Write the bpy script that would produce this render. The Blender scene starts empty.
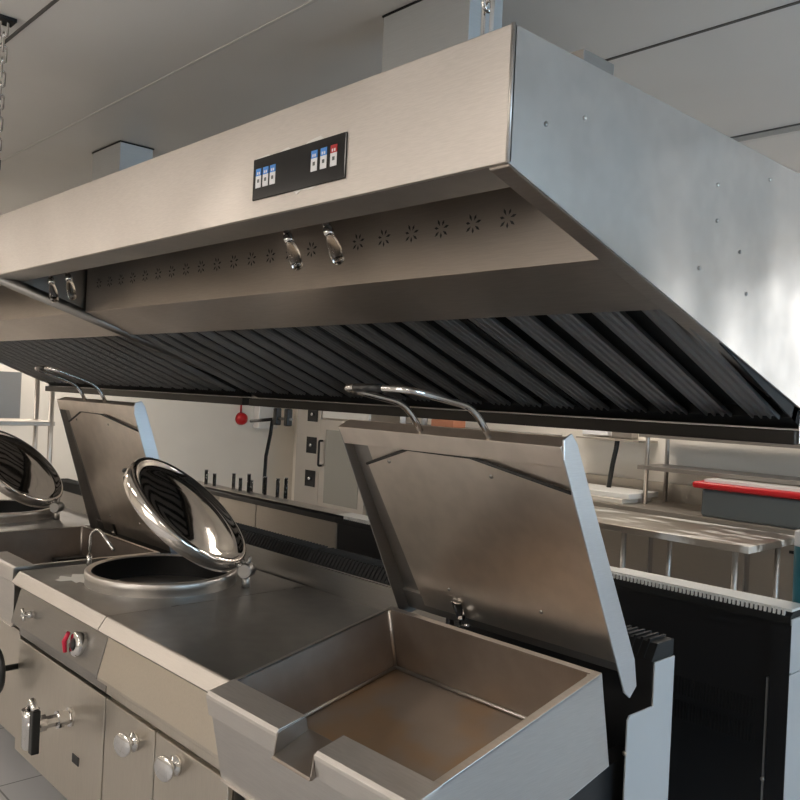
import bpy, bmesh, math, random
from mathutils import Vector, Matrix
random.seed(7)
C = bpy.context.scene.collection
PI = math.pi

# ------------------------------------------------------------------ materials
def mat(name):
    m = bpy.data.materials.new(name); m.use_nodes = True
    nt = m.node_tree; return m, nt, nt.nodes['Principled BSDF']

def plain(name, col, rough=.5, metal=0., emit=None, strength=0, trans=0, ior=1.45, coat=0):
    m, nt, b = mat(name)
    b.inputs['Base Color'].default_value = (*col, 1)
    b.inputs['Roughness'].default_value = rough
    b.inputs['Metallic'].default_value = metal
    b.inputs['Transmission Weight'].default_value = trans
    b.inputs['IOR'].default_value = ior
    b.inputs['Coat Weight'].default_value = coat
    if emit:
        b.inputs['Emission Color'].default_value = (*emit, 1)
        b.inputs['Emission Strength'].default_value = strength
    return m

def noise(nt, scale, stretch=(1,1,1), detail=3, loc=(0,0,0)):
    tc = nt.nodes.new('ShaderNodeTexCoord'); mp = nt.nodes.new('ShaderNodeMapping')
    mp.inputs['Scale'].default_value = stretch; mp.inputs['Location'].default_value = loc
    n = nt.nodes.new('ShaderNodeTexNoise'); n.inputs['Scale'].default_value = scale
    n.inputs['Detail'].default_value = detail
    nt.links.new(tc.outputs['Object'], mp.inputs['Vector']); nt.links.new(mp.outputs['Vector'], n.inputs['Vector'])
    return n.outputs['Fac']

def ramp(nt, src, stops):
    r = nt.nodes.new('ShaderNodeValToRGB'); e = r.color_ramp.elements
    while len(e) < len(stops): e.new(.5)
    for k, (p, c) in enumerate(stops):
        e[k].position = p; e[k].color = (c, c, c, 1) if not hasattr(c, '__len__') else (*c, 1)
    r.color_ramp.interpolation = 'EASE'; nt.links.new(src, r.inputs['Fac']); return r.outputs['Color']

def steel(name, col=(.60,.57,.535), rough=.3, wave=0., wave_scale=2.5, brush=(1,1,60), smear=.05, metal=1., sscale=3., brush_amt=.05):
    """brushed stainless sheet: roughness smears, fine brushing, optional oil-canning"""
    m, nt, b = mat(name)
    b.inputs['Metallic'].default_value = metal
    n1 = noise(nt, sscale, (1,1,1), 2)
    r = ramp(nt, n1, [(.1, rough-smear*.8), (.9, rough+smear*1.3)])
    nt.links.new(r, b.inputs['Roughness'])
    n2 = noise(nt, 18, brush, 2, (3,1,2))
    d = [c*.955 for c in col]; l = [min(1,c*1.035) for c in col]
    nt.links.new(ramp(nt, n2, [(.3, d), (.7, l)]), b.inputs['Base Color'])
    bump = nt.nodes.new('ShaderNodeBump'); bump.inputs['Strength'].default_value = brush_amt; bump.inputs['Distance'].default_value = .001
    nt.links.new(n2, bump.inputs['Height'])
    last = bump
    if wave:
        n3 = noise(nt, wave_scale, (1,1,1), 1.0, (5,2,7))
        b2 = nt.nodes.new('ShaderNodeBump'); b2.inputs['Strength'].default_value = 1; b2.inputs['Distance'].default_value = wave
        nt.links.new(n3, b2.inputs['Height']); nt.links.new(bump.outputs['Normal'], b2.inputs['Normal']); last = b2
    nt.links.new(last.outputs['Normal'], b.inputs['Normal'])
    return m

M = {}
M['fascia'] = steel('fascia_steel', (.60,.56,.525), .40, .012, 2.4, (2,2,30), .10)
M['end'] = steel('end_steel', (.64,.63,.62), .19, .022, 2.4, (20,1,1), .03)
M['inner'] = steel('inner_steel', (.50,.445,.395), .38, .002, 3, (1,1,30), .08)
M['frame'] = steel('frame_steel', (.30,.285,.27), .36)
M['deck'] = steel('deck_steel', (.31,.305,.295), .36, .002, 2.5, (1,1,1), .08, sscale=4)
M['lip'] = steel('lip_steel', (.56,.525,.49), .36)
M['door'] = steel('door_steel', (.60,.55,.48), .345, .006, 2.6, (30,30,1), .04)
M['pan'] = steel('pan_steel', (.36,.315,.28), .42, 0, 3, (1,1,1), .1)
M['panskirt'] = steel('pan_skirt_steel', (.57,.545,.52), .36, .002, 3, (1,1,30), .06)
M['lid'] = steel('lid_steel', (.72,.645,.57), .345, .003, 3, (1,1,1), .04)
M['lidside'] = steel('lid_side_steel', (.66,.66,.67), .36, .003, 3, smear=.05)
M['edge'] = steel('front_edge_steel', (.44,.41,.38), .40)
M['panlip'] = steel('pan_rim_steel', (.62,.59,.56), .5)
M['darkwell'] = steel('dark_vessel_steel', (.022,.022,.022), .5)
M['gutter'] = steel('gutter_steel', (.028,.026,.024), .42)  # near-black base colour carries the shade on the steel gutter
M['dull'] = steel('dull_steel', (.34,.32,.30), .40)
M['rear'] = steel('rear_steel', (.46,.42,.37), .42, .002, 2)
M['baffle'] = steel('baffle_steel', (.40,.385,.37), .36, 0, 3, (60,1,1), .12)
M['chrome'] = plain('chrome', (.68,.665,.65), .09, 1)
M['mirror'] = steel('mirror_steel', (.72,.68,.64), .07, .006, 5, (1,1,1), .03, brush_amt=.01)
M['galv'] = steel('galvanised_duct', (.56,.57,.57), .5, .003, 3, metal=.6)
M['black'] = plain('black_plastic', (.012,.012,.012), .35)
M['matte'] = plain('matte_black', (.006,.006,.006), .65)
M['blackmetal'] = plain('black_enamel', (.014,.014,.015), .36)
M['glassblack'] = plain('display_glass', (.006,.006,.007), .12)
M['seal'] = plain('rubber_seal', (.02,.018,.016), .6)
M['white'] = plain('white_plastic', (.78,.78,.80), .4)
M['lightpanel'] = plain('light_grey_sheet', (.50,.50,.50), .42, .25)
M['film'] = plain('white_film', (.70,.69,.66), .3)
M['blue'] = plain('label_blue', (.06,.26,.72), .4)
M['red'] = plain('red_plastic', (.45,.008,.012), .4)
M['pink'] = plain('dial_red', (.60,.02,.06), .35)
M['teal'] = plain('teal_plastic', (.01,.12,.16), .35)
M['glass'] = plain('clear_glass', (.93,.94,.93), .02, 0, trans=1)
M['bulbglass'] = plain('bulb_glass', (.86,.80,.74), .03, 0, trans=1)
M['ink'] = plain('dark_print', (.03,.03,.03), .6)
M['bluepaint'] = plain('blue_mark', (.05,.04,.5), .4)
M['ovenglass'] = plain('oven_glass', (.30,.29,.26), .18)
M['tub'] = plain('grey_tub_plastic', (.09,.10,.10), .3)
M['ivory'] = plain('ivory_board', (.62,.57,.50), .5)
M['lamp'] = plain('lamp_diffuser', (1,1,1), .5, emit=(1,.90,.79), strength=15)
M['day'] = plain('daylight_pane', (1,1,1), .5, emit=(.50,.76,1), strength=6.5)
M['orange'] = plain('orange_carton', (.55,.22,.12), .5)

def panel_mat(name, col, dark=.93):
    m, nt, b = mat(name)
    n = noise(nt, 1.2, (1,1,1), 3)
    nt.links.new(ramp(nt, n, [(.3, [c*dark for c in col]), (.7, col)]), b.inputs['Base Color'])
    b.inputs['Roughness'].default_value = .42
    return m
M['wall'] = panel_mat('wall_paint', (.84,.79,.71))
M['ceil'] = panel_mat('ceiling_panel', (.78,.745,.70))
M['groove'] = plain('seam_groove', (.12,.11,.10), .8)
M['bead'] = plain('seam_bead', (.68,.65,.61), .5)
def tile_mat():
    m, nt, b = mat('floor_tile')
    tc = nt.nodes.new('ShaderNodeTexCoord'); br = nt.nodes.new('ShaderNodeTexBrick')
    br.offset = 0; br.inputs['Scale'].default_value = 1; br.inputs['Brick Width'].default_value = .6; br.inputs['Row Height'].default_value = .6
    br.inputs['Mortar Size'].default_value = .004
    br.inputs['Color1'].default_value = (.42,.42,.43,1); br.inputs['Color2'].default_value = (.46,.46,.47,1); br.inputs['Mortar'].default_value = (.16,.16,.16,1)
    nt.links.new(tc.outputs['Object'], br.inputs['Vector']); nt.links.new(br.outputs['Color'], b.inputs['Base Color'])
    b.inputs['Roughness'].default_value = .4
    return m
M['tile'] = tile_mat()
def smear_deck():
    m = M['deck']; nt = m.node_tree; b = nt.nodes['Principled BSDF']
    return m
def rusty():
    m, nt, b = mat('pan_floor_steel'); b.inputs['Metallic'].default_value = .85
    n = noise(nt, 3.2, (1,1,1), 3, (2.3,.8,0))
    nt.links.new(ramp(nt, n, [(.38, (.34,.29,.25)), (.54, (.38,.27,.18)), (.70, (.44,.25,.12))]), b.inputs['Base Color'])
    n2 = noise(nt, 5, (1,1,1), 4); nt.links.new(ramp(nt, n2, [(.3,.40),(.7,.55)]), b.inputs['Roughness'])
    return m
M['panfloor'] = rusty()
def table_mat():
    m, nt, b = mat('film_covered_top'); 
    n = noise(nt, 3.5, (.7,2,1), 5)
    f = ramp(nt, n, [(.50, 0), (.60, 1)])
    mx = nt.nodes.new('ShaderNodeMix'); mx.data_type = 'RGBA'
    mx.inputs[6].default_value = (.42,.38,.33,1); mx.inputs[7].default_value = (.72,.70,.66,1)
    nt.links.new(f, mx.inputs[0]); nt.links.new(mx.outputs[2], b.inputs['Base Color'])
    mm = nt.nodes.new('ShaderNodeMath'); mm.operation = 'MULTIPLY_ADD'; mm.inputs[1].default_value = -.7; mm.inputs[2].default_value = .95
    nt.links.new(f, mm.inputs[0]); nt.links.new(mm.outputs[0], b.inputs['Metallic'])
    b.inputs['Roughness'].default_value = .33
    return m
M['tabletop'] = table_mat()

M['daywarm'] = plain('pale_daylight_pane', (1,1,1), .5, emit=(1,.95,.88), strength=1.5)  # glow of the unseen added windows
# ------------------------------------------------------------------ mesh helpers
class MB:
    def __init__(s, xf=None): s.bm = bmesh.new(); s.xf = xf or (lambda p: p); s.mats = []; s.mi = 0
    def use(s, m):
        if m not in s.mats: s.mats.append(m)
        s.mi = s.mats.index(m); return s
    def v(s, p): return s.bm.verts.new(s.xf(Vector(p)))
    def f(s, vs, smooth=False):
        try: fc = s.bm.faces.new(vs)
        except ValueError: return
        fc.material_index = s.mi; fc.smooth = smooth
    def box(s, x0, x1, y0, y1, z0, z1):
        a = [s.v((x,y,z)) for z in (z0,z1) for y in (y0,y1) for x in (x0,x1)]
        for q in ((0,1,3,2),(4,6,7,5),(0,4,5,1),(2,3,7,6),(0,2,6,4),(1,5,7,3)): s.f([a[i] for i in q])
        return s
    def prism(s, poly, x0, x1):            # poly: (y,z) outline swept along x
        a = [s.v((x0,y,z)) for y,z in poly]; b = [s.v((x1,y,z)) for y,z in poly]; n = len(poly)
        s.f(a); s.f(b[::-1])
        for i in range(n): s.f([a[i], b[i], b[(i+1)%n], a[(i+1)%n]])
        return s
    def vprism(s, poly, z0, z1):           # poly: (x,y)
        a = [s.v((x,y,z0)) for x,y in poly]; b = [s.v((x,y,z1)) for x,y in poly]; n = len(poly)
        s.f(a); s.f(b[::-1])
        for i in range(n): s.f([a[i], b[i], b[(i+1)%n], a[(i+1)%n]])
        return s
    def fprism(s, poly, y0, y1):           # poly: (x,z)
        a = [s.v((x,y0,z)) for x,z in poly]; b = [s.v((x,y1,z)) for x,z in poly]; n = len(poly)
        s.f(a); s.f(b[::-1])
        for i in range(n): s.f([a[i], b[i], b[(i+1)%n], a[(i+1)%n]])
        return s
    def tube(s, pts, r, n=12, closed=False):
        pts = [Vector(p) for p in pts]; rings = []; N = len(pts)
        up = None
        for i, p in enumerate(pts):
            a = pts[(i-1)%N] if (closed or i>0) else p; b = pts[(i+1)%N] if (closed or i<N-1) else p
            t = (b-a).normalized()
            if up is None: up = t.orthogonal().normalized()
            u = (up - t*up.dot(t)); u = u.normalized() if u.length > 1e-6 else t.orthogonal().normalized(); up = u
            w = t.cross(u); rr = r[i] if hasattr(r,'__len__') else r
            rings.append([s.v(p + (u*math.cos(2*PI*k/n) + w*math.sin(2*PI*k/n))*rr) for k in range(n)])
        for i in range(N if closed else N-1):
            A, B = rings[i], rings[(i+1)%N]
            for k in range(n): s.f([A[k], A[(k+1)%n], B[(k+1)%n], B[k]], True)
        if not closed: s.f(rings[0][::-1]); s.f(rings[-1])
        return s
    def lathe(s, prof, c=(0,0,0), axis=(0,0,1), n=40, smooth=True, capends=True):   # prof: (r,h)
        ax = Vector(axis).normalized(); u = ax.orthogonal().normalized(); w = ax.cross(u); c = Vector(c); rings = []
        for r, h in prof:
            if r < 1e-6: rings.append([s.v(c+ax*h)])
            else: rings.append([s.v(c + ax*h + (u*math.cos(2*PI*k/n)+w*math.sin(2*PI*k/n))*r) for k in range(n)])
        for A, B in zip(rings, rings[1:]):
            for k in range(n):
                q = []
                q += [A[k], A[(k+1)%n]] if len(A) > 1 else [A[0]]
                q += [B[(k+1)%n], B[k]] if len(B) > 1 else [B[0]]
                if len(q) > 2: s.f(q, smooth)
        if capends:
            if len(rings[0]) > 1: s.f(rings[0][::-1])
            if len(rings[-1]) > 1: s.f(rings[-1])
        return s
    def rod(s, a, b, r, n=16):
        a = Vector(a); b = Vector(b); return s.lathe([(r,0),(r,(b-a).length)], a, b-a, n)
    def build(s, name, m=None, parent=None, bevel=0, seg=2):
        bmesh.ops.recalc_face_normals(s.bm, faces=s.bm.faces)
        me = bpy.data.meshes.new(name)
        off = Vector((0,0,0)); p = parent
        while p is not None: off += p.location; p = p.parent
        for v in s.bm.verts: v.co -= off
        s.bm.to_mesh(me); s.bm.free()
        for k in (s.mats or [m]): me.materials.append(M[k] if isinstance(k, str) else k)
        o = bpy.data.objects.new(name, me); C.objects.link(o); o.parent = parent
        if bevel:
            b = o.modifiers.new('bevel', 'BEVEL'); b.width = bevel; b.segments = seg; b.limit_method = 'ANGLE'; b.angle_limit = math.radians(35)
        return o

def thing(name, label, cat, loc, group=None):
    o = bpy.data.objects.new(name, None); C.objects.link(o); o.location = loc; o.empty_display_size = .05
    return tag(o, label, cat, group)
def tag(o, label, cat, group=None):
    o['label'] = label; o['category'] = cat
    if group: o['group'] = group
    return o
def struct(o): o['kind'] = 'structure'; return o
def rebase(o):            # put a one-mesh thing's origin at its base
    me = o.data; xs = [v.co for v in me.vertices]
    c = Vector((sum(v.x for v in xs)/len(xs), sum(v.y for v in xs)/len(xs), min(v.z for v in xs)))
    for v in me.vertices: v.co -= c
    o.location = c; return o
def kids(o): return [c for c in bpy.data.objects if c.parent == o]
def dup(o, loc=None, label=None, parent=None):
    c = o.copy(); C.objects.link(c); c.parent = parent
    if loc is not None: c.location = loc
    if label: c['label'] = label
    for k in kids(o): dup(k, parent=c)
    return c
def arc(c, r, a0, a1, n, u, w):
    c, u, w = Vector(c), Vector(u), Vector(w)
    return [c + u*r*math.cos(a0+(a1-a0)*i/n) + w*r*math.sin(a0+(a1-a0)*i/n) for i in range(n+1)]
def smooth_path(pts, rad, n=5):
    pts = [Vector(p) for p in pts]; out = [pts[0]]
    for a, b, c in zip(pts, pts[1:], pts[2:]):
        r = min(rad, (b-a).length*.48, (c-b).length*.48)
        p, q = b+(a-b).normalized()*r, b+(c-b).normalized()*r
        for i in range(n+1):
            t = i/n; out.append(p*(1-t)**2 + b*2*t*(1-t) + q*t*t)
    return out + [pts[-1]]

# ------------------------------------------------------------------ room
CZ = 2.86
XL, XR, YF, YB = -9.5, 3.4, -3.2, 6.9
struct(MB().box(XL, XR, YF, YB, -.1, 0).build('floor', 'tile'))
struct(MB().box(XL, XR, YF, YB, CZ, CZ+.1).build('ceiling', 'ceil'))
struct(MB().box(XL-.1, XL, YF, YB, 0, CZ).build('wall_left', 'wall'))
struct(MB().box(XL, XR, YB, YB+.1, 0, CZ).build('wall_back', 'wall'))
struct(MB().box(XL, XR, YF-.1, YF, 0, CZ).build('wall_front', 'wall'))
b = MB()   # right wall with a window opening
wy0, wy1, wz0, wz1 = 1.3, 4.6, 1.0, 2.6
b.box(XR, XR+.1, YF, wy0, 0, CZ).box(XR, XR+.1, wy1, YB, 0, CZ).box(XR, XR+.1, wy0, wy1, 0, wz0).box(XR, XR+.1, wy0, wy1, wz1, CZ)
struct(b.build('wall_right', 'wall'))
b = MB().use('white')
for y in (wy0, (wy0+wy1)/2-.03, wy1-.06): b.box(XR, XR+.06, y, y+.06, wz0, wz1)
b.box(XR, XR+.06, wy0, wy1, wz0, wz0+.06).box(XR, XR+.06, wy0, wy1, wz1-.06, wz1)
b.use('day').box(XR+.07, XR+.08, wy0, wy1, wz0, wz1)
struct(b.build('window_1'))
def unseen_window(n, x0, x1, y0, y1, z0, z1):
    b = MB().use('white')
    b.box(x0, x1, y0, y1, z0, z0+.05).box(x0, x1, y0, y1, z1-.05, z1)
    for k in range(3):
        x = x0+(x1-x0-.05)*k/2; b.box(x, x+.05, y0, y1, z0, z1)
    ym = (y0+y1)/2; b.use('daywarm').box(x0, x1, ym-.004, ym+.004, z0, z1)
    struct(b.build('window_%d' % n))
unseen_window(2, .1, 1.24, YB-.06, YB-.001, 1.1, 2.83)  # unseen, added for the bright patch mirrored in the hood end panel
unseen_window(4, 1.50, 1.80, YB-.06, YB-.001, 1.1, 2.83)  # unseen, added as a second bright stripe in that panel
unseen_window(3, -3.6, -.6, YF+.001, YF+.06, .5, 2.4)  # unseen, added to throw light on lids, doors and flower panel
# ceiling panel joints
k = 0
for y, m in ((-.3,'groove'), (.965,'groove'), (1.505,'bead'), (2.44,'groove'), (3.48,'groove'), (4.6,'groove'), (5.75,'groove')):
    k += 1; struct(MB().box(XL, XR, y-.006, y+.006, CZ-.003, CZ).build('trim_%d' % k, m))
k += 1; struct(MB().box(XL, XR, 3.50, 3.53, CZ-.02, CZ).build('trim_%d' % k, 'bead'))

# ceiling lights (recessed panels)
def ceiling_light(x, y, label):
    t = thing('ceiling_light', label, 'ceiling light', (x, y, CZ-.03), 'square ceiling light panels')
    f = MB().use('white')
    for a in (-1, 1):
        f.box(x+a*.6-.02, x+a*.6+.02, y-.32, y+.32, CZ-.03, CZ-.001).box(x-.6, x+.6, y+a*.3-.02, y+a*.3+.02, CZ-.03, CZ-.001)
    f.build('frame', None, t)
    MB().box(x-.58, x+.58, y-.28, y+.28, CZ-.022, CZ-.004).build('diffuser', 'lamp', t)
    return t
for x, y in ((-4.6,-1.2), (-1.9,-1.2), (.9,-1.5), (-7.4,-1.2), (-1.4,5.0), (-8.6,.6), (-8.7,3.3), (-4.0,5.9)):  # the pair near the left wall is added to brighten it
    ceiling_light(x, y, 'flat rectangular ceiling light outside the photographed view')

# ------------------------------------------------------------------ extraction hood
HX0, HXM, HX1 = -6.43, -3.68, -.938
Y0, Y1, ZB, ZT = 1.10, 2.42, 2.088, 2.325
def zl(y): return ZB - .305*(y-Y0)                 # slanting lower edge of the end plates
hood = thing('extraction_hood', 'long stainless steel canopy hood with black control display hanging over the cooking line', 'extractor hood', ((HX0+HX1)/2, 1.76, 1.6))
b = MB().use('fascia').box(HX0, HX1, Y0, Y0+.012, ZB, ZT)
b.build('front_fascia', None, hood, .002)
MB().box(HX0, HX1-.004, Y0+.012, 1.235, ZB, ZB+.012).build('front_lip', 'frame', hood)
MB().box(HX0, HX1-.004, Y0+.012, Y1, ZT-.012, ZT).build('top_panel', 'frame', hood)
def endplate(x0, x1, mt, name, inset=0):
    pl = [(Y0+inset, ZT-inset), (Y1, ZT-inset), (Y1, 1.60), (2.385, 1.60), (2.385, zl(2.385)), (Y0+inset, zl(Y0+inset))]
    return MB().prism(pl, x0, x1).build(name, mt, hood, .0015)
ep = endplate(HX1-.004, HX1, 'end', 'end_panel')
endplate(HX0, HX0+.004, 'frame', 'end_panel')
lipL = lambda xa, xb, nm, mt: MB().prism([(Y0+.012, zl(Y0+.012)), (Y0+.012, zl(Y0+.012)+.014), (2.38, zl(2.38)+.014), (2.38, zl(2.38))], xa, xb).build(nm, mt, hood, .003)
lipL(HX1-.052, HX1-.0045, 'end_lip', 'inner'); lipL(HX0+.004, HX0+.052, 'end_lip', 'frame')
# centre divider with rounded lower roll
b = MB().prism([(Y0+.02, zl(Y0)+.004), (2.38, zl(2.38)+.004), (2.38, ZT-.02), (Y0+.02, ZT-.02)], HXM-.006, HXM+.006)
b.tube([(HXM, Y0+.03, zl(Y0)+.008), (HXM, 2.37, zl(2.37)+.004)], .024, 16).build('divider', 'frame', hood)
# bead on front/right corner
MB().rod((HX1-.001, Y0+.002, ZB), (HX1-.001, Y0+.002, ZT), .004, 10).build('corner_seam', 'lip', hood)
for s, (xa, xb) in enumerate(((HXM+.03, HX1-.0045), (HX0+.004, HXM-.03))):
    # inner plenum: face with flower vents, then slanting bottom strip
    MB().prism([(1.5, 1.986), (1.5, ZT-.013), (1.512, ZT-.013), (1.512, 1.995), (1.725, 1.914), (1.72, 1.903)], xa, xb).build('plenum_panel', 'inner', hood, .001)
    # filters on the slant
    A = Vector((0, 1.722, 1.903)); B = Vector((0, 2.362, 1.648)); L = (B-A).length; u = (B-A).normalized(); nn = Vector((0, u.z, -u.y))
    nn = nn if nn.z < 0 else -nn
    xf = lambda p, A=A, u=u, nn=nn: Vector((p.x, 0, 0)) + A + u*p.y + nn*p.z
    nf = 4; W = (xb-xa)/nf
    for k in range(nf):
        f = MB(xf).use('matte')
        x0 = xa+k*W; x1 = x0+W
        f.box(x0+.001, x1-.001, 0, L, -.05, -.045)
        f.use('matte').box(x0+.001, x1-.001, L-.03, L+.052, -.05, -.012).box(x0+.001, x0+.006, 0, L, -.045, -.012).box(x1-.006, x1-.001, 0, L, -.045, -.012)
        f.use('baffle')
        nb = 5; p = W/nb
        for j in range(nb):
            c = x0 + (j+.5)*p
            f.box(c-.037, c+.037, 0, L-.035, -.016, -.013)
            for q in (-.037, -.013, .012, .035): f.box(c+q-.0015, c+q+.0025, 0, L-.035, -.014, -.004)
        f.build('grease_filter', None, hood)
    MB().box(xa, xb, 2.36, 2.42, 1.597, 1.636).build('grease_gutter', 'gutter', hood, .003)
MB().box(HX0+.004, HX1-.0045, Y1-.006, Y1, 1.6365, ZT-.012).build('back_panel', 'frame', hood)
# flower vents: seven flat dark petals each, in place of the shade in cut slits
fi = 0
x = -1.269
while x > -3.60:
    f = MB(lambda p, x=x: Vector((x+p.x, 1.4992+p.y, 2.103+p.z)))
    for k in range(7):
        a = 2*PI*k/7+.25; d = Vector((math.cos(a), 0, math.sin(a))); e = Vector((-d.z, 0, d.x))
        r1 = .028 if k % 2 == 0 else .024
        q = [d*.008, d*(.5*r1+.005)+e*.0036, d*r1, d*(.5*r1+.005)-e*.0036]
        f.f([f.v(p+Vector((0,-.0004,0))) for p in q])
    f.build('flower_vent', 'ink', hood); x -= .1072
# display on the fascia
cp = MB().box(-1.722, -1.374, Y0-.004, Y0+.001, 2.128, 2.226).build('control_display', 'glassblack', hood, .002)
for k, (xc, colr) in enumerate(((-1.697,'blue'),(-1.668,'blue'),(-1.639,'blue'),(-1.481,'blue'),(-1.448,'blue'),(-1.413,'red'))):
    z = 2.182 if k < 3 else 2.186
    f = MB().use(colr).box(xc-.011, xc+.011, Y0-.0050, Y0-.0035, z+.002, z+.019)
    f.use('white').box(xc-.011, xc+.011, Y0-.0050, Y0-.0035, z-.026, z+.002)
    f.box(xc-.006, xc-.002, Y0-.0053, Y0-.0048, z+.005, z+.011).box(xc+.001, xc+.006, Y0-.0053, Y0-.0048, z+.005, z+.011)
    f.use('tub').box(xc-.004, xc+.004, Y0-.0053, Y0-.0048, z-.014, z-.006)
    f.build('button', None, cp)
for xa, xb, h in ((-1.72,-1.655,.004), (-1.62,-1.575,.006), (-1.52,-1.455,.009)):
    MB().fprism([(xa, 2.2262), (xb, 2.2262), (xb-.01, 2.2262+h), ((xa+xb)/2, 2.2262+h*.8), (xa+.008, 2.2262+h*.4)], Y0-.0015, Y0-.0002).build('film_scrap', 'film', cp)
MB().fprism([(-1.555,2.1278),(-1.475,2.1278),(-1.49,2.124),(-1.53,2.1265),(-1.545,2.119)], Y0-.0015, Y0-.0002).build('film_scrap', 'film', cp)
# screws and spots on the end plate
for y, z in ((1.202,2.178), (1.318,2.219), (1.85,2.202), (1.854,2.12), (2.122,2.271), (1.976,2.066), (1.78,2.0), (2.02,1.97)):
    MB().lathe([(.0055,0),(.0045,.002),(0,.003)], (HX1, y, z), (1,0,0), 12).build('screw', 'frame' if z < 2.2 else 'lip', hood)
# ducts from hood top to ceiling
def duct(x0, x1, y0, y1, z1, label, gap=True, mt='galv'):
    t = thing('exhaust_duct', label, 'duct', ((x0+x1)/2, (y0+y1)/2, ZT+.0005))
    MB().box(x0, x1, y0, y1, ZT+.0005, z1).build('duct_body', mt, t, .002)
    MB().box(x0-.012, x1+.012, y0-.012, y1+.012, ZT+.0005, ZT+.02).build('flange', mt, t)
    if gap: MB().box(x0-.004, x1+.004, y0-.004, y1+.004, z1, z1+.005).build('top_seal', 'matte', t)  # matte black slab stands in for the dark gap below the ceiling
duct(-4.28, -3.955, 1.76, 1.93, 2.853, 'small square metal duct rising from the left part of the hood')
duct(-1.985, -1.62, 1.71, 1.85, 2.853, 'wide flat metal duct rising from the hood beside the chain')
duct(-1.165, -1.02, 1.42, 1.53, 2.405, 'short grey metal collar standing on the right end of the hood', False, 'dull')
# hanging chains
def chain(a, b, label):
    a, b = Vector(a), Vector(b); n = max(2, int((b-a).length/.052)); d = (b-a)/n; t = thing('chain', label, 'chain', a, 'chains holding up the hood')
    dn = d.normalized(); s0 = dn.orthogonal().normalized(); s0 = (s0+dn.cross(s0)*.8).normalized(); s1 = dn.cross(s0)
    for i in range(n):
        c = a + d*(i+.5); s = s0 if i % 2 else s1; hl = d.length*.5-.002; r = .0115
        pts = arc(c+dn*hl, r, 0, PI, 6, s, dn) + arc(c-dn*hl, r, PI, 2*PI, 6, s, dn)
        MB().tube(pts, .0042, 8, True).build('link', 'chrome', t)
    MB().box(b.x-.03, b.x+.03, b.y-.03, b.y+.03, CZ-.012, CZ-.001).build('ceiling_hook', 'matte', t)
chain((-1.03, 1.135, ZT+.012), (-1.03, 1.135, CZ-.01), 'steel chain on the near right corner of the hood')
chain((-3.80, 1.15, ZT+.012), (-2.95, .90, CZ-.01), 'steel chain at the top left of the photo')
# lamps under the hood
hl = None
for x, y, lab in ((-1.845,1.29,'clear teardrop lamp under the hood, left one near the control display'), (-1.675,1.29,'clear teardrop lamp under the hood, right one near the control display'),
               (-3.50,1.29,'clear teardrop lamp under the far hood end, left one of its pair'), (-3.32,1.29,'clear teardrop lamp under the far hood end, right one of its pair')):
    if hl is None:
        hl = thing('hood_lamp', lab, 'lamp', (x, y, 2.0), 'teardrop lamps under the hood')
        x -= .022; tx = .075
        P = lambda h: (x + tx*(1-h/.13), y, 2.0+h)
        MB().tube([P(.311), P(.13), P(.10), P(.082)], [.007,.0095,.010,.008], 14).build('stem', 'chrome', hl)
        MB().tube([P(.092), P(.086), P(.080), P(.072)], [.012,.014,.014,.011], 14).build('collar', 'chrome', hl)
        MB().tube([P(.073), P(.062), P(.045), P(.025), P(.008), P(.001)], [.009,.013,.0165,.0175,.014,.006], 18).build('bulb', 'bulbglass', hl)
        MB().tube([P(.008), P(.003), P(-.001)], [.0165,.014,.008], 14).build('bulb_tip', 'bulbglass', hl)
        proto_lamp = hl
    else: dup(proto_lamp, (x, y, 2.0), lab)

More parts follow.
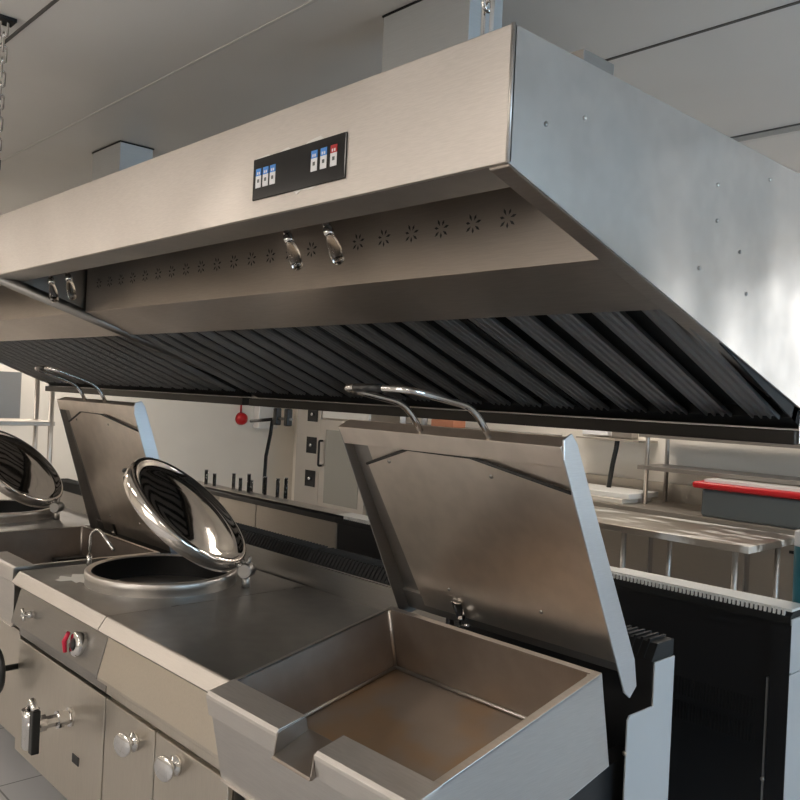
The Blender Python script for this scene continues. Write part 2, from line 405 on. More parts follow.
# ------------------------------------------------------------------ cooking line
FY = 1.232; DZ = .90; BY = 2.06
def feet(x0, x1, t):
    for x in (x0+.06, x1-.06):
        for y in (1.40, 2.0): MB().rod((x, y, 0), (x, y, .12), .022, 14).build('foot', 'dull', t)
def base_cabinet(x0, x1, t, doors=(), paneltop=.633, bodyz=.86, mt='door', bodytop=.86, ybk=2.06):
    MB().box(x0+.002, x1-.002, FY+.022, ybk, .17, bodytop).build('body', 'dull', t)
    MB().box(x0+.01, x1-.01, FY+.09, 2.0, .10, .169).build('plinth', 'matte', t)
    xs = [x0] + list(doors) + [x1]
    out = []
    for a, c in zip(xs, xs[1:]):
        out.append(MB().box(a+.004, c-.004, FY+.004, FY+.021, .175, paneltop-.008).build('door', mt, t, .003))
    feet(x0, x1, t)
    return out
def deck(x0, x1, t, hole=None):
    """worktop with chamfered front lip; hole=(cx,cy,r) cuts a round opening"""
    b = MB().use('deck')
    if hole:
        cx, cy, r = hole; n = 64
        ang = [2*PI*k/n for k in range(n)]
        ci = [b.v((cx+r*math.cos(a), cy+r*math.sin(a), DZ)) for a in ang]; cl = [b.v((cx+r*math.cos(a), cy+r*math.sin(a), DZ-.03)) for a in ang]
        def out(a):
            dx, dy = math.cos(a), math.sin(a); tt = 9
            if dx > 1e-9: tt = min(tt, (x1-.001-cx)/dx)
            if dx < -1e-9: tt = min(tt, (x0+.001-cx)/dx)
            if dy > 1e-9: tt = min(tt, (BY-cy)/dy)
            if dy < -1e-9: tt = min(tt, (FY-cy)/dy)
            return (cx+dx*tt, cy+dy*tt)
        cn = [math.atan2(y-cy, x-cx) % (2*PI) for x in (x0+.001, x1-.001) for y in (FY, BY)]
        ang2 = list(ang)
        for c in cn:
            j = min(range(n), key=lambda q: abs(ang2[q]-c)); ang2[j] = c
        co = [b.v((*out(a), DZ)) for a in ang2]
        for k in range(n):
            q = (k+1) % n; b.f([ci[k], co[k], co[q], ci[q]]); b.f([cl[k], ci[k], ci[q], cl[q]], True)
    else: b.box(x0+.001, x1-.001, FY, BY, DZ-.02, DZ)
    b.build('worktop', None, t)
    MB().prism([(FY+.001, DZ-.0005), (FY+.001, .845), (1.203, .850), (1.197, .858), (1.224, DZ-.004), (1.228, DZ-.0005)], x0+.001, x1-.001).build('front_edge', 'edge', t, .001)
def control_panel(x0, x1, t, mt):
    MB().prism([(1.240, .845), (1.262, .845), (1.262, .64), (1.236, .64), (1.236, .684), (1.202, .692), (1.202, .704)], x0+.002, x1-.002).build('control_panel', mt, t, .002)
def riser(x0, x1, t, mt, step=False, capz=1.04):
    MB().box(x0+.001, x1-.001, BY+.012, 2.175, .17, .995).build('flue_riser', mt, t, .001)
    c = MB().use('matte').prism([(BY+.006, .996), (2.180, .996), (2.180, capz), (BY+.035, capz)], x0+.001, x1-.001)
    n = int((x1-x0)/.022)
    for k in range(n):
        xx = x0+.01+k*(x1-x0-.02)/n
        c.prism([(BY+.004, 1.0), (BY+.012, 1.0), (BY+.040, capz+.002), (2.178, capz+.002), (2.178, capz+.007), (BY+.036, capz+.007)], xx, xx+.007)
    c.build('flue_grille', None, t)

# --- boiling pan unit
def boiling_unit(x0, x1, cx, cy, r, label):
    t = thing('boiling_pan', label, 'boiling pan', ((x0+x1)/2, 1.65, 0), 'round boiling pans in the cooking line')
    d = base_cabinet(x0, x1, t, bodytop=.62)
    MB().lathe([(r+.03,.625),(r+.03,.862)], (cx,cy,0), (0,0,1), 48).build('jacket', 'dull', t)
    MB().box(x0+.002, x1-.002, BY-.03, BY+.01, .62, .87).build('rear_brace', 'dull', t)
    deck(x0, x1, t, (cx, cy, r+.012)); control_panel(x0, x1, t, 'frame')
    # vessel: rounded rim, inner wall, bottom
    v = MB().use('lip').lathe([(r+.018,DZ-.028),(r+.012,DZ+.018),(r+.016,DZ+.024),(r+.016,DZ+.046),(r+.010,DZ+.052),(r-.004,DZ+.052),(r-.010,DZ+.046)], (cx,cy,0), (0,0,1), 64, capends=False)
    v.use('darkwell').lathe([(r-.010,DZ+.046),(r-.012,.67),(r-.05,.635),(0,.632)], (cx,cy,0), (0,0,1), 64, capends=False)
    v.build('vessel', None, t)
    # hinge bracket at the right rear of the rim
    rd = Vector((.785,.62,0)).normalized(); H = Vector((cx,cy,DZ+.068)) + rd*(r+.072); tn = Vector((-rd.y, rd.x, 0))
    hb = MB().use('lip').tube([H-Vector((0,0,.068)), H-Vector((0,0,.02))], .016, 14)
    hb.use('frame').lathe([(.026,-.032),(.029,-.028),(.029,.028),(.026,.032)], H, tn, 24)
    hb.tube([H+Vector((0,0,.01)), H+rd*.012+Vector((0,0,.055))], .007, 10).tube([H+tn*.02, H+tn*.02-rd*.03+Vector((0,0,.04))], .008, 10)
    hb.build('hinge', None, t)
    # lid, opened 42 degrees about the hinge
    th = math.radians(42); up = Vector((0,0,1)); ax = (rd*math.sin(th) + up*math.cos(th)); out = (rd*math.cos(th) - up*math.sin(th))
    R = r+.014; Lc = H + Vector((0,0,.012)) - out*(R+.03)
    l = MB().use('mirror').lathe([(R-.005,-.055),(R,-.050),(R+.002,-.012),(R-.006,.001),(R-.018,.004),(R-.026,-.002),(R-.034,-.013),(R-.06,-.016),(R-.085,-.008),(R-.13,-.002),(.10,.010),(0,.012)], Lc, ax, 72, capends=False)
    l.use('dull').lathe([(R-.005,-.055),(R-.012,-.050),(R-.015,-.022),(0,-.018)], Lc, ax, 72, capends=False)
    lid = l.build('lid', None, t)
    g = MB().tube(smooth_path([Lc-out*(R-.04)+tn*.07-ax*.02, Lc-out*(R-.0)-ax*.075+tn*.07, Lc-out*(R-.0)-ax*.075-tn*.07, Lc-out*(R-.04)-tn*.07-ax*.02], .03), .009, 10)
    g.build('grip', 'black', lid)
    arm = MB().tube([Lc+out*(R-.02)-ax*.03, H+Vector((0,0,.01))], .014, 12); arm.build('hinge_arm', 'chrome', lid)
    # filler spout at the left rear of the rim
    sx, sy = cx-.30, cy-.14
    sx, sy = x0+.035, 1.50
    s = MB().use('chrome').rod((sx,sy,DZ+.0005),(sx,sy,DZ+.045),.011,14)
    s.tube(smooth_path([(sx,sy,DZ+.04),(sx,sy,DZ+.135),(sx+.05,sy+.012,DZ+.165),(sx+.19,sy+.02,DZ+.095)], .04, 6), .0065, 12)
    s.build('filler_spout', None, t)
    # controls
    kx = x0+.19
    k = MB().use('chrome').lathe([(.014,0),(.014,.02),(.009,.024),(.009,.045)], (kx,1.222,.765), (0,-1,.1), 16)
    for a in range(4):
        e = Vector((math.cos(a*PI/2+.5), 0, math.sin(a*PI/2+.5)))*.024; k.rod(Vector((kx,1.182,.77)), Vector((kx,1.182,.77))+e, .006, 8)
    k.build('cross_tap', None, t)
    kx = x1-.175
    k = MB().use('chrome').lathe([(.042,0),(.043,.006),(.043,.026),(.036,.032),(.022,.032)], (kx,1.222,.765), (0,-1,.1), 32)
    k.use('black').lathe([(.023,.0315),(.014,.038),(0,.038)], (kx,1.222,.765), (0,-1,.1), 24)
    dial = k.build('energy_dial', None, t)
    MB().tube([(kx-.036,1.188,.802),(kx-.046,1.178,.77),(kx-.040,1.180,.732)], [.007,.009,.007], 10).build('dial_pointer', 'pink', dial)
    # drain valve on the front
    vx, vz = x1-.275, .475
    w = MB().use('chrome').lathe([(.036,0),(.036,.008),(.026,.012),(.026,.03),(.032,.032),(.032,.05),(.022,.052),(.022,.09),(.030,.092),(.030,.115)], (vx,FY+.004,vz), (0,-1,0), 8, smooth=False)
    w.lathe([(.018,0),(.018,.02),(.030,.03),(.030,.06),(.012,.075)], (vx,FY-.125,vz-.045), (0,0,1), 24)
    w.build('drain_valve', None, t)
    w = MB().use('chrome').lathe([(.030,.02),(.027,-.01),(.026,-.11),(.020,-.118)], (vx-.01,FY-.135,vz+.035), (0,0,1), 28)
    w.build('valve_outlet', None, t)
    MB().box(vx+.020, vx+.052, FY-.150, FY-.122, vz-.085, vz+.065).build('valve_handle', 'black', t, .004)
    MB().tube([(vx-.025,FY-.135,vz+.05),(vx+.0,FY-.135,vz+.085),(vx+.035,FY-.135,vz+.06)], .013, 10).build('valve_cap', 'chrome', t)
    bx = x1-.245
    MB().use('ink').box(bx, bx+.055, FY+.0015, FY+.0042, .325, .355).build('name_plate', None, t)
    riser(x0, x1, t, 'frame')
    return t
pot = boiling_unit(-3.53, -2.702, -3.085, 1.625, .278, 'round boiling pan with tilted polished lid, thin swivel spout and red dial')
f = MB(lambda p: Vector((-3.28+p.x, 1.36+p.y, DZ+.0004+p.z)))
pts = []
for i in range(22):
    a = 2*PI*i/22; rr = .055*(1+.35*math.sin(3*a+1)+.22*math.sin(7*a)+random.uniform(-.12,.12)); pts.append((rr*1.5*math.cos(a), rr*math.sin(a)))
f.vprism(pts, 0, .0006).build('dried_spill', 'film', pot)
# --- second boiling pan at the far left
boiling_unit(-5.47, -4.485, -5.03, 1.625, .278, 'round boiling pan with raised polished lid at the far left edge of the photo')

# --- plain top unit with two doors
t = thing('base_unit', 'smooth steel worktop cabinet with two round door knobs, right of the boiling pan', 'cabinet', (-2.33, 1.65, 0))
d = base_cabinet(-2.70, -1.925, t, (-2.345,))
deck(-2.70, -1.925, t); control_panel(-2.70, -1.925, t, 'door')
for dr, (kx, kz) in zip(d, ((-2.475,.552), (-2.205,.574))):
    k = MB().use('chrome').lathe([(.030,.0),(.030,.010),(.014,.016),(.013,.030)], (kx,FY+.004,kz), (0,-1,0), 32)
    k.lathe([(.018,-.012),(.033,-.006),(.037,0),(.037,.006),(.034,.008),(0,.008)], (kx,FY-.035,kz), (.3,-1,0), 36)
    k.build('knob', None, dr)
MB().box(-2.69, -1.93, BY, BY+.0115, DZ-.02, .99).build('backsplash', 'frame', t)
riser(-2.70, -1.925, t, 'dull')

# --- braising pans
def braising(x0, x1, y0, z0, tilt, lidlen, lean, label, fill='panfloor'):
    t = thing('braising_pan', label, 'braising pan', ((x0+x1)/2, 1.65, 0), 'rectangular braising pans in the cooking line')
    ca, sa = math.cos(tilt), math.sin(tilt)
    def xf(p): return Vector((p.x, y0 + p.y*ca - p.z*sa, z0 + p.y*sa + p.z*ca))
    D = .655; fl = .022; ff = .088; dp = .195; sk = .245
    sx0, sx1 = x0+.41*(x1-x0), x0+.60*(x1-x0)            # pouring notch
    ix0, ix1 = x0+.012, x1-.022; iy0, iy1 = ff, D-.018
    p = MB(xf).use('panskirt')
    # outer skirt
    p.box(x0, x0+.003, .01, D, -sk, -.002).box(x1-.003, x1, .01, D, -sk, -.002).box(x0, x1, D-.003, D, -sk, -.002)
    p.box(x0, x1, .008, .012, -sk, -.06).box(x0, x1, 0, D, -sk-.002, -sk)
    # rolled front band left and right of the notch
    nose = [(ff,-.0), (.012,-.0), (.002,-.006), (0,-.014), (0,-.062), (.008,-.070), (.012,-.072), (.012,-.012), (ff,-.006)]
    p.use('panlip')
    for a, c in ((x0-.001, sx0), (sx1, x1+.001)): p.prism(nose, a, c)
    # pouring spout: sloping tray through the notch
    p.use('pan').prism([(ff+.004,-.035), (-.016,-.052), (-.020,-.058), (-.012,-.062), (.012,-.056), (ff+.004,-.041)], sx0+.001, sx1-.001)
    for a in (sx0, sx1-.004): p.prism([(ff,0), (.004,-.004), (-.014,-.052), (ff,-.040)], a, a+.004)
    # top flanges
    p.use('panskirt').box(x0, ix0, ff, D, -.006, 0).box(ix1, x1, ff, D, -.006, 0).box(ix0, ix1, iy1, D, -.006, 0)
    p.build('pan_body', None, t, .002)
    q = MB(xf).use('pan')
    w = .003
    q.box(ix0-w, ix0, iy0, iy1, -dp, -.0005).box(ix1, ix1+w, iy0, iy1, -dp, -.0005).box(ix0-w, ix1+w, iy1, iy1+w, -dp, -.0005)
    q.box(ix0, sx0+.001, iy0-w, iy0, -dp, -.001).box(sx1-.001, ix1, iy0-w, iy0, -dp, -.001).box(sx0, sx1, iy0-w, iy0, -dp, -.042)
    # radiused seams where walls meet the floor
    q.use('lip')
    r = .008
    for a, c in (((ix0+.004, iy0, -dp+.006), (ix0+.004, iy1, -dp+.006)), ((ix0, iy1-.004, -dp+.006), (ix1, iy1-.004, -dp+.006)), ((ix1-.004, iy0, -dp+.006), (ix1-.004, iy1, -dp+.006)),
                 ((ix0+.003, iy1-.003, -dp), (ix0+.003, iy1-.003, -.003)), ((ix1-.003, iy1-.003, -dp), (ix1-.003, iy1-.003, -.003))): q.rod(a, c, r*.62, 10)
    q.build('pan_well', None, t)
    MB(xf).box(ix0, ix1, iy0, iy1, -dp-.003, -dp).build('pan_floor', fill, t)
    # lid, standing open behind the pan and leaning forward; local frame: s up the lid, n towards the cook
    by, bz = .748, -.075
    cl, sl = math.cos(lean), math.sin(lean)
    def lf(p): return xf(Vector((p.x, by - p.z*sl - p.y*cl, bz + p.z*cl - p.y*sl)))
    H = lidlen; lx0, lx1 = x0-.028, x1+.006
    l = MB(lf).use('lid')
    l.box(lx0, lx1, -.045, -.042, .03, H)                 # outer skin (back)
    l.box(lx0+.09, lx1-.004, -.012, -.009, .06, H-.02)    # inner skin seen from the cook's side
    l.box(lx0, lx1, -.042, .004, H-.004, H)               # top edge
    l.box(lx0, lx1, -.001, .004, H-.055, H-.001)          # top flange face
    l.use('dull').prism([(-.042,.0), (.030,.02), (.004,H), (-.042,H)], lx0, lx0+.004)
    l.box(lx0+.004, lx0+.095, -.03, -.022, .03, H-.05)
    l.box(lx0, lx1, -.042, -.012, .03, .10)
    l.build('lid', None, t, .0015)
    lid = kids(t)[-1]
    MB(lf).use('lidside').prism([(-.050,.05), (-.030,-.02), (.008,-.028), (.022,.0), (.010,H-.03), (-.008,H+.012), (-.040,H+.012), (-.050,H-.02)], lx1, lx1+.006).build('side_flange', None, lid, .002)
    s = MB(lf).use('lid')
    W = lx1-lx0
    pts = [(lx0+.07, H-.120), (lx0+.27, H-.055), (lx0+.50, H-.058), (lx1-.01, H-.125)]
    # stiffening sheet with cranked upper edge
    s.fprism([(lx0+.095,.10)] + [(a, z-.004) for a, z in pts[0:1]] + [(a, z-.004) for a, z in pts[1:]] + [(lx1-.01,.10)], -.009, -.004)
    s.build('inner_sheet', None, lid)
    MB(lf).tube([(a, -.001, z) for a, z in pts], .0045, 8).build('edge_seal', 'seal', lid)
    for a, z in ((lx0+.17, H-.105), (lx0+.55, H-.11), (lx0+.24,.16), (lx0+.58,.17)):
        MB(lf).lathe([(.006,0),(.005,.003),(0,.004)], (a,-.004,z), (0,1,0), 12).build('rivet', 'dull', lid)
    # drip catch at the hinge
    c = MB(lf).use('chrome').tube([(lx0+.26,.012,.055),(lx0+.275,.02,.085)], .006, 8).tube([(lx0+.25,.010,.04),(lx0+.29,.012,.055)], .005, 8)
    c.vprism([(lx0+.235,-.0),(lx0+.275,-.0),(lx0+.255,.006)], .06, .12)
    c.build('lid_catch', None, lid)
    # bow handle on the lid top
    ha, hb_ = x0+.305, x0+.545
    pth = smooth_path([(ha,-.015,H-.01), (ha,.006,H+.090), (ha,.185,H+.225), (hb_,.185,H+.225), (hb_,.006,H+.090), (hb_,-.015,H-.01)], .05, 7)
    h = MB(lf).tube(pth, .0085, 14).build('handle', 'chrome', lid)
    MB(lf).rod((ha+.055,.185,H+.225), (hb_-.085,.185,H+.225), .0105, 16).build('grip', 'black', h)
    # stand
    MB().box(x0+.004, x1-.03, FY+.10, 1.93, .17, z0-.32).build('body', 'blackmetal', t)
    MB().box(x0+.004, x1-.03, FY+.04, FY+.062, .175, z0-.28).build('door', 'door', t, .003)
    MB().box(x0+.03, x1-.05, FY+.14, 1.9, .10, .169).build('plinth', 'matte', t)
    for a in (x0+.03, x1-.12): MB().box(a, a+.06, 1.70, BY, .17, z0-.15).build('tilt_bearing', 'blackmetal', t)
    feet(x0, x1, t)
    riser(x0, x1-.03, t, 'blackmetal')
    # light end plate of the flue column
    e = [(2.072,.995), (2.177,.995), (2.177,.17), (1.948,.17), (1.948,.865), (1.958,.877), (2.072,.877)]
    MB().prism(e, x1-.029, x1-.024).build('end_plate', 'lightpanel', t, .001)
    for z in (.78,.55,.32): MB().lathe([(.007,0),(.006,.004),(0,.005)], (x1-.028,1.948,z), (0,-1,0), 12).build('bolt', 'lip', t)
    return t
braising(-1.905, -1.14, 1.14, .893, math.radians(12), .690, math.radians(16), 'rectangular braising pan tilted forward with its big lid standing open, at the front right')
braising(-4.45, -3.59, 1.222, .905, 0, .795, math.radians(19), 'level rectangular braising pan with open lid, between the two round boiling pans', 'dull')

# handwheel on the far left braising pan front
w = thing('handwheel', 'black handwheel on the far left cabinet front, cut by the photo edge', 'handwheel', (-3.56, 1.17, .40))
MB().tube(arc((-3.56,1.16,.50), .085, 0, 2*PI, 28, (1,0,0), (0,0,1))[:-1], .012, 10, True).build('wheel_rim', 'black', w)
s = MB()
for a in range(3): s.rod((-3.56,1.16,.50), (-3.56+.08*math.cos(a*2.09), 1.16, .50+.08*math.sin(a*2.09)), .008, 8)
s.rod((-3.56,1.12,.50), (-3.56,FY+.06,.50), .012, 12).build('spokes', 'black', w)

# ------------------------------------------------------------------ second row, seen from behind
def rear_unit(x0, x1, label, back, top='rear', vents=False, end=False):
    t = thing('range_cabinet', label, 'cabinet', ((x0+x1)/2, 3.4, 0), 'back row of kitchen cabinets')
    MB().box(x0+.003, x1-.003, 3.0, 3.10, .12, .975).box(x0+.003, x1-.003, 3.1, 3.75, .12, .86).build('body', 'lightpanel' if end else 'dull', t)
    MB().box(x0+.004, x1-.004, 2.992, 2.9995, .12, .955).build('back_panel', back, t, .001)
    MB().prism([(2.975,.956), (2.975,.984), (3.0,.999), (3.105,.999), (3.105,.976), (2.999,.976), (2.999,.956)], x0+.001, x1-.001).build('top', 'blackmetal' if not end else 'matte', t)
    MB().box(x0+.001, x1-.001, 2.983, 3.10, 1.0, 1.004).build('ledge', 'film' if end else 'lip', t)
    for x in (x0+.08, x1-.08):
        for y in (3.1, 3.65): MB().rod((x,y,0),(x,y,.12),.022,12).build('foot','dull',t)
    return t
t = rear_unit(-3.67, -1.17, 'large black backed cabinet with rows of cooling slots, at the right', 'blackmetal', end=True)
v = MB()
for row in (.636, .545, ):
    for k in range(26):
        x = -1.60+k*.0125; v.box(x, x+.0055, 2.9885, 2.9925, row-.035, row+.032)
v.build('cooling_slots', 'matte', t)
MB().box(-1.245, -1.238, 2.978, 2.993, .2, .757).build('edge_strip', 'lip', t)
MB().box(-1.236, -1.169, 2.980, 2.993, .12, .955).build('corner_post', 'blackmetal', t)
MB().box(-1.1725, -1.168, 2.982, 3.75, .12, .782).build('side_panel', 'lightpanel', t)
MB().box(-1.1725, -1.168, 2.982, 3.10, .790, .975).build('upper_side_panel', 'lightpanel', t)
MB().lathe([(.008,0),(.006,.004),(0,.005)], (-1.242,2.978,.40), (0,-1,0), 12).build('bolt', 'lip', t)
n = MB()
for k in range(150):
    x = -3.6+k*.0161; n.box(x, x+.009, 2.976, 2.983, .985, 1.003)
n.build('toothed_edge', 'film', t)
MB().vprism([(-1.95,2.99),(-1.17,2.985),(-1.17,3.11),(-1.90,3.10)], 1.0045, 1.009).build('film_sheet', 'film', t)
rear_unit(-4.49, -3.67, 'steel backed cabinet between the narrow steel one and the black one', 'rear')
rear_unit(-4.94, -4.49, 'narrow steel backed cabinet in the back row under the glass tubes', 'rear')
rear_unit(-6.40, -4.94, 'wide steel backed cabinet at the left end of the back row', 'rear')

# glass tubes with dark contents on the back ledge
g0 = None
spots = [(-5.19,3.035,.10,.5,'leftmost of the row'), (-5.07,3.03,.085,.25,'second from the left'), (-4.875,3.06,.105,.55,'third from the left'), (-4.775,3.05,.085,.55,'fourth from the left'),
         (-4.72,3.10,.075,.7,'short one, fifth from the left'), (-4.69,3.06,.12,.75,'tall, middle of the row'), (-4.545,3.09,.115,.5,'just right of the black hose'),
         (-4.39,3.08,.12,.7,'second from the right'), (-4.33,3.10,.13,.75,'rightmost of the row')]
for x, y, h, fl_, lab in spots:
    o = thing('glass_tube', 'slim glass tube with dark contents on the back ledge, ' + lab, 'glass tube', (x, y, 1.0042), 'glass tubes on the back ledge')
    z = 1.0042
    MB().lathe([(.012,0),(.012,h),(.0105,h),(.0105,.003),(0,.003)], (x,y,z), (0,0,1), 16).build('glass', 'glass', o)
    MB().lathe([(.0098,.004),(.0098,h*fl_*.72),(0,h*fl_*.72)], (x,y,z), (0,0,1), 14).build('contents', 'ink', o)
    MB().lathe([(.014,h),(.014,h+.003),(.0105,h+.003),(.0105,h)], (x,y,z), (0,0,1), 16, capends=False).build('rim', 'dull', o)
# hose stand
t = thing('hose_stand', 'black curved hose stand with short arm and twin black clamps on the back ledge', 'hose stand', (-4.600, 3.12, 1.0042))
MB().tube([(-4.600,3.12,1.0045),(-4.600,3.12,1.12),(-4.595,3.12,1.25),(-4.540,3.11,1.40),(-4.510,3.10,1.495)], .012, 12).build('hose', 'black', t)
MB().rod((-4.760,3.10,1.47), (-4.500,3.10,1.495), .011, 12).build('arm', 'black', t)
for x in (-4.460, -4.340): MB().box(x-.022, x+.022, 3.08, 3.12, 1.46, 1.57).build('clamp', 'black', t, .008)
MB().rod((-4.500,3.10,1.50), (-4.300,3.10,1.505), .009, 12).build('clamp_rod', 'dull', t)
# teal bottle at right edge
t = thing('bottle', 'teal plastic bottle with white top, at the right edge on the black cabinet', 'bottle', (-1.20, 3.17, .8605))
MB().lathe([(.035,0),(.04,.01),(.045,.34),(.043,.345)], (-1.20,3.17,.8605), (0,0,1), 28).build('bottle_body', 'teal', t)
MB().lathe([(.044,.3455),(.045,.395),(.04,.40),(0,.40)], (-1.20,3.17,.8605), (0,0,1), 28).build('lid', 'white', t)

# ------------------------------------------------------------------ far side of the kitchen
def table(x0, x1, y0, y1, z, label, nleg=2):
    t = thing('work_table', label, 'table', ((x0+x1)/2, (y0+y1)/2, 0))
    MB().box(x0, x1, y0, y1, z-.045, z).build('tabletop', 'tabletop', t, .004)
    for i in range(nleg):
        x = x0+.12+(x1-x0-.24)*i/(nleg-1)
        for y in (y0+.08, y1-.08): MB().rod((x,y,0),(x,y,z-.045),.019,14).build('leg','lip',t)
    MB().box(x0+.06, x1-.06, y0+.06, y1-.06, .25, .28).build('undershelf', 'rear', t)
    return t
table(-4.9, -2.27, 5.09, 5.88, .86, 'steel work table with scuffed film on its top, at the right behind the black cabinet', 4)
table(-1.95, -.6, 5.5, 6.0, .80, 'small low work table at the right edge of the photo, partly hidden')
t = thing('wall_counter', 'long steel counter with back upstand along the far wall', 'counter', (-2.8, 6.5, 0))
MB().box(-5.2, -.4, 6.15, 6.88, .82, .86).build('countertop', 'rear', t, .003)
MB().box(-5.2, -.4, 6.86, 6.895, .86, 1.02).build('upstand', 'rear', t)
MB().box(-5.2, -.4, 6.25, 6.87, .12, .82).build('body', 'dull', t)
for i in range(6):
    x = -5.18+i*.8; d = MB().box(x+.01, x+.77, 6.232, 6.25, .15, .80).build('door', 'rear', t, .003)
    MB().box(x+.30, x+.48, 6.215, 6.231, .68, .70).build('door_handle', 'matte', d)
for x in (-5.0, -2.8, -.6): MB().rod((x,6.4,0),(x,6.4,.12),.025,12).build('foot','dull',t)
t = thing('shelf_rack', 'two-tier steel shelf on thin upright posts standing on the far counter', 'shelf', (-2.2, 6.6, .8605))
for x in (-3.79, -3.80, -.6): 
    for y in ((6.45,) if x != -3.80 else (6.80,)): MB().rod((x,y,.8605),(x,y,1.95),.019,14).build('post','lip',t)
MB().box(-3.85, -.5, 6.40, 6.84, 1.155, 1.19).build('shelf_board', 'dull', t, .003)
MB().box(-3.85, -.5, 6.40, 6.84, 1.43, 1.46).build('shelf_board', 'dull', t, .003)
# red-lidded tub
t = thing('storage_tub', 'grey tub with a long flat bright red lid on the far counter', 'tub', (-2.55, 6.35, .8605))
MB().box(-3.15, -1.9, 6.18, 6.39, .8605, 1.075).build('tub_body', 'tub', t, .02)
MB().box(-3.22, -1.85, 6.155, 6.395, 1.0755, 1.128).build('tub_lid', 'red', t, .02, 3)
MB().box(-3.14, -1.9, 6.20, 6.39, 1.129, 1.150).build('lid_liner', 'film', t)
# boards on the counter
o = rebase(MB().box(-4.62, -3.87, 6.22, 6.70, .8605, .90).build('cutting_board', 'ivory', None, .006)); tag(o, 'thick ivory board lying lowest in the pile on the far counter', 'cutting board')
o = rebase(MB().box(-4.75, -3.83, 6.26, 6.74, .9005, .945).build('cutting_board', 'film', None, .006)); tag(o, 'grey-white board with notched edge, on top of the board pile', 'cutting board')
# wall fittings over the counter
o = rebase(MB().box(-4.70, -4.42, 6.80, 6.895, 1.40, 1.47).build('wall_box', 'white', None, .006)); tag(o, 'white box on the far wall right of the open lid', 'wall box')
o = rebase(MB().box(-4.36, -4.15, 6.78, 6.895, 1.39, 1.50).build('wall_box', 'dull', None, .006)); tag(o, 'dark grey box on the far wall beside the white box', 'wall box')
o = rebase(MB().tube([(-4.18,6.60,1.385),(-4.19,6.60,1.30),(-4.22,6.60,1.15),(-4.25,6.60,.9455)], .022, 12).build('hose', 'black')); tag(o, 'black hose hanging down to the boards on the far counter', 'hose')
o = rebase(MB().box(-4.6, -3.95, 6.56, 6.895, 1.372, 1.385).build('wall_shelf', 'rear')); tag(o, 'short steel shelf on the far wall under the two boxes', 'shelf')
# items visible over the open lid
t = thing('overhead_shelf', 'long wall shelf behind the raised lid, just under the hood edge', 'shelf', (-6.3,6.7,1.35))
MB().box(-7.2, -5.0, 6.45, 6.895, 1.345, 1.37).build('shelf_board', 'dull', t)
for x in (-7.0,-5.3): MB().prism([(6.895,1.34),(6.895,1.18),(6.6,1.34)], x, x+.02).build('bracket','dull',t)
for k, (x, w_, h, m_, lab) in enumerate(((-6.95,.07,.10,'white','white jar on the overhead shelf, left of the open lid handle'), (-6.75,.06,.08,'white','small round white pot on the overhead shelf'),
      (-6.60,.07,.13,'lightpanel','grey canister on the overhead shelf beside the round white pot'))):
    o = rebase(MB().lathe([(w_*.5,0),(w_*.5,h*.8),(w_*.3,h*.9),(w_*.3,h),(0,h)], (x,6.55,1.3705), (0,0,1), 20).build('jar', m_)); tag(o, lab, 'jar')
o = rebase(MB().box(-6.45, -6.12, 6.50, 6.70, 1.3705, 1.45).build('carton', 'orange', None, .01)); tag(o, 'orange-pink carton on the overhead shelf between the handle legs', 'carton')

# combi oven
t = thing('combi_oven', 'tall steel combi oven with glass door and black switch panels by the far wall', 'oven', (-8.0, 6.55, 0))
ox0, ox1, oy = -8.62, -7.25, 6.3
MB().box(ox0, ox1, oy+.03, 6.88, .12, 1.95).build('body', 'rear', t, .004)
MB().box(ox0, -8.14, oy, oy+.03, .12, 1.95).build('control_strip', 'lip', t, .003)
for z0_, z1_ in ((1.32,1.50), (.93,1.13), (.52,.72)):
    pnl = MB().box(-8.40, -8.20, oy-.006, oy-.0005, z0_, z1_).build('switch_panel', 'glassblack', t)
    MB().lathe([(.022,0),(.018,.02),(0,.02)], (-8.30,oy-.006,(z0_+z1_)/2), (0,-1,0), 16).build('switch', 'chrome', pnl)
dr = MB().box(-8.10, ox1, oy-.03, oy+.028, .15, 1.36).build('oven_door', 'lip', t, .006)
MB().box(-7.98, ox1-.10, oy-.036, oy-.0305, .36, 1.24).build('door_glass', 'ovenglass', dr)
hd = MB().tube(smooth_path([(-8.05,oy-.03,.80),(-8.05,oy-.08,.80),(-8.05,oy-.08,1.10),(-8.05,oy-.03,1.10)], .02), .014, 10).build('door_handle', 'matte', dr)
MB().box(-8.10, ox1, oy-.005, oy+.028, 1.38, 1.52).build('top_strip', 'film', t)
for x in (ox0+.1, ox1-.1):
    for y in (6.42, 6.8): MB().rod((x,y,0),(x,y,.12),.03,12).build('foot','dull',t)

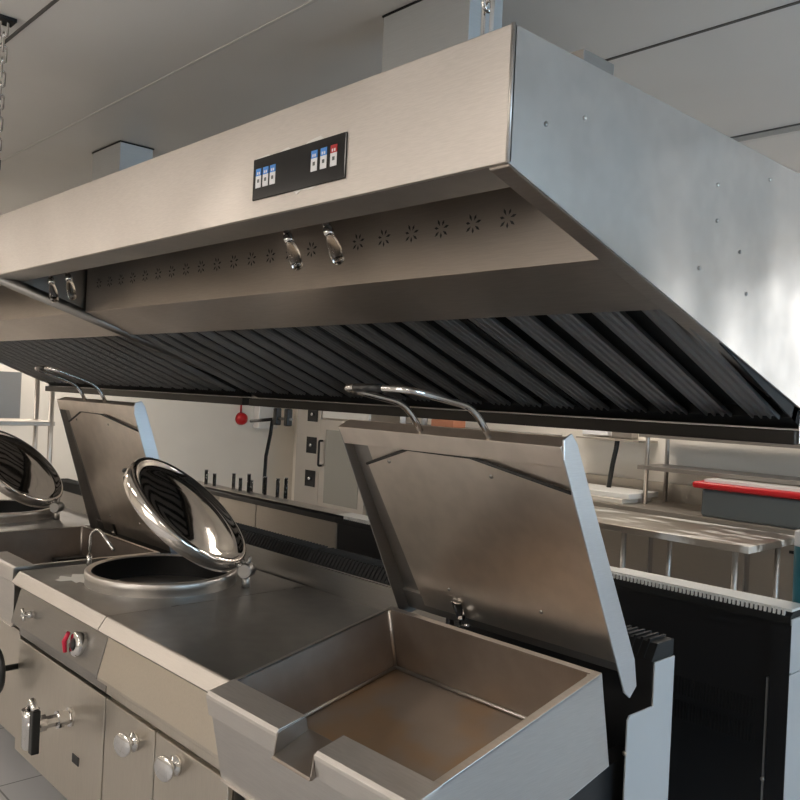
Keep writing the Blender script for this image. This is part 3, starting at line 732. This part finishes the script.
# left wall fittings
t = thing('alarm_bell', 'round red alarm bell with cord on the white wall', 'alarm bell', (-9.46, 6.03, 1.26))
MB().lathe([(.0,.09),(.04,.085),(.075,.05),(.085,0)], (-9.499,6.03,1.29), (1,0,0), 24).build('bell', 'red', t)
MB().rod((-9.49,6.02,1.37),(-9.49,6.02,1.75),.012,8).build('cord', 'red', t)
o = rebase(MB().box(-9.502, -9.36, 6.22, 6.52, 1.17, 1.50).build('junction_box', 'film', None, .01)); tag(o, 'pale square junction box on the white wall right of the red bell', 'junction box')
# rack at far left
t = thing('storage_rack', 'steel rack with round posts and one shelf at the left edge of the photo', 'rack', (-7.2, 2.0, 0))
for x, y in ((-7.0,2.63), (-7.42,2.66), (-7.0,1.2), (-7.42,1.2)): MB().rod((x,y,0),(x,y,1.9),.02,14).build('post','lip',t)
for z in (1.305, .6): MB().box(-7.44, -6.985, 1.18, 2.66, z, z+.035).build('shelf_board', 'rear', t, .003)
o = rebase(MB().box(XL+.001, XL+.04, 3.0, 3.22, 1.25, 1.75).build('wall_panel', 'dull')); tag(o, 'narrow grey panel on the left wall at the photo edge', 'panel')

# ------------------------------------------------------------------ world and camera
w = bpy.data.worlds.new('world'); bpy.context.scene.world = w; w.use_nodes = True
w.node_tree.nodes['Background'].inputs['Color'].default_value = (.7,.8,1,1); w.node_tree.nodes['Background'].inputs['Strength'].default_value = .3

cam = bpy.data.cameras.new('camera'); co = bpy.data.objects.new('camera', cam); C.objects.link(co)
VX, VY, F = (-385.,360.), (1300.,438.), 841.4392
dx = Vector((VX[0]-400, 400-VX[1], -F)).normalized(); dy = Vector((VY[0]-400, 400-VY[1], -F)).normalized()
ax_ = -dx; ay = (dy-ax_*dy.dot(ax_)).normalized(); az = ax_.cross(ay)
R = Matrix((ax_, ay, az))                       # rows: world axes in camera coordinates
co.matrix_world = Matrix.Translation((0,0,1.68)) @ R.to_4x4()
cam.sensor_width = 36; cam.lens = F/800*36; cam.clip_start = .05
s = bpy.context.scene; s.camera = co
s.cycles.blur_glossy = 1.5; s.cycles.sample_clamp_indirect = 6.0
s.view_settings.view_transform = 'Standard'; s.view_settings.look = 'None'; s.view_settings.gamma = 1
s.view_settings.exposure = 0.14; s.view_settings.use_curve_mapping = False
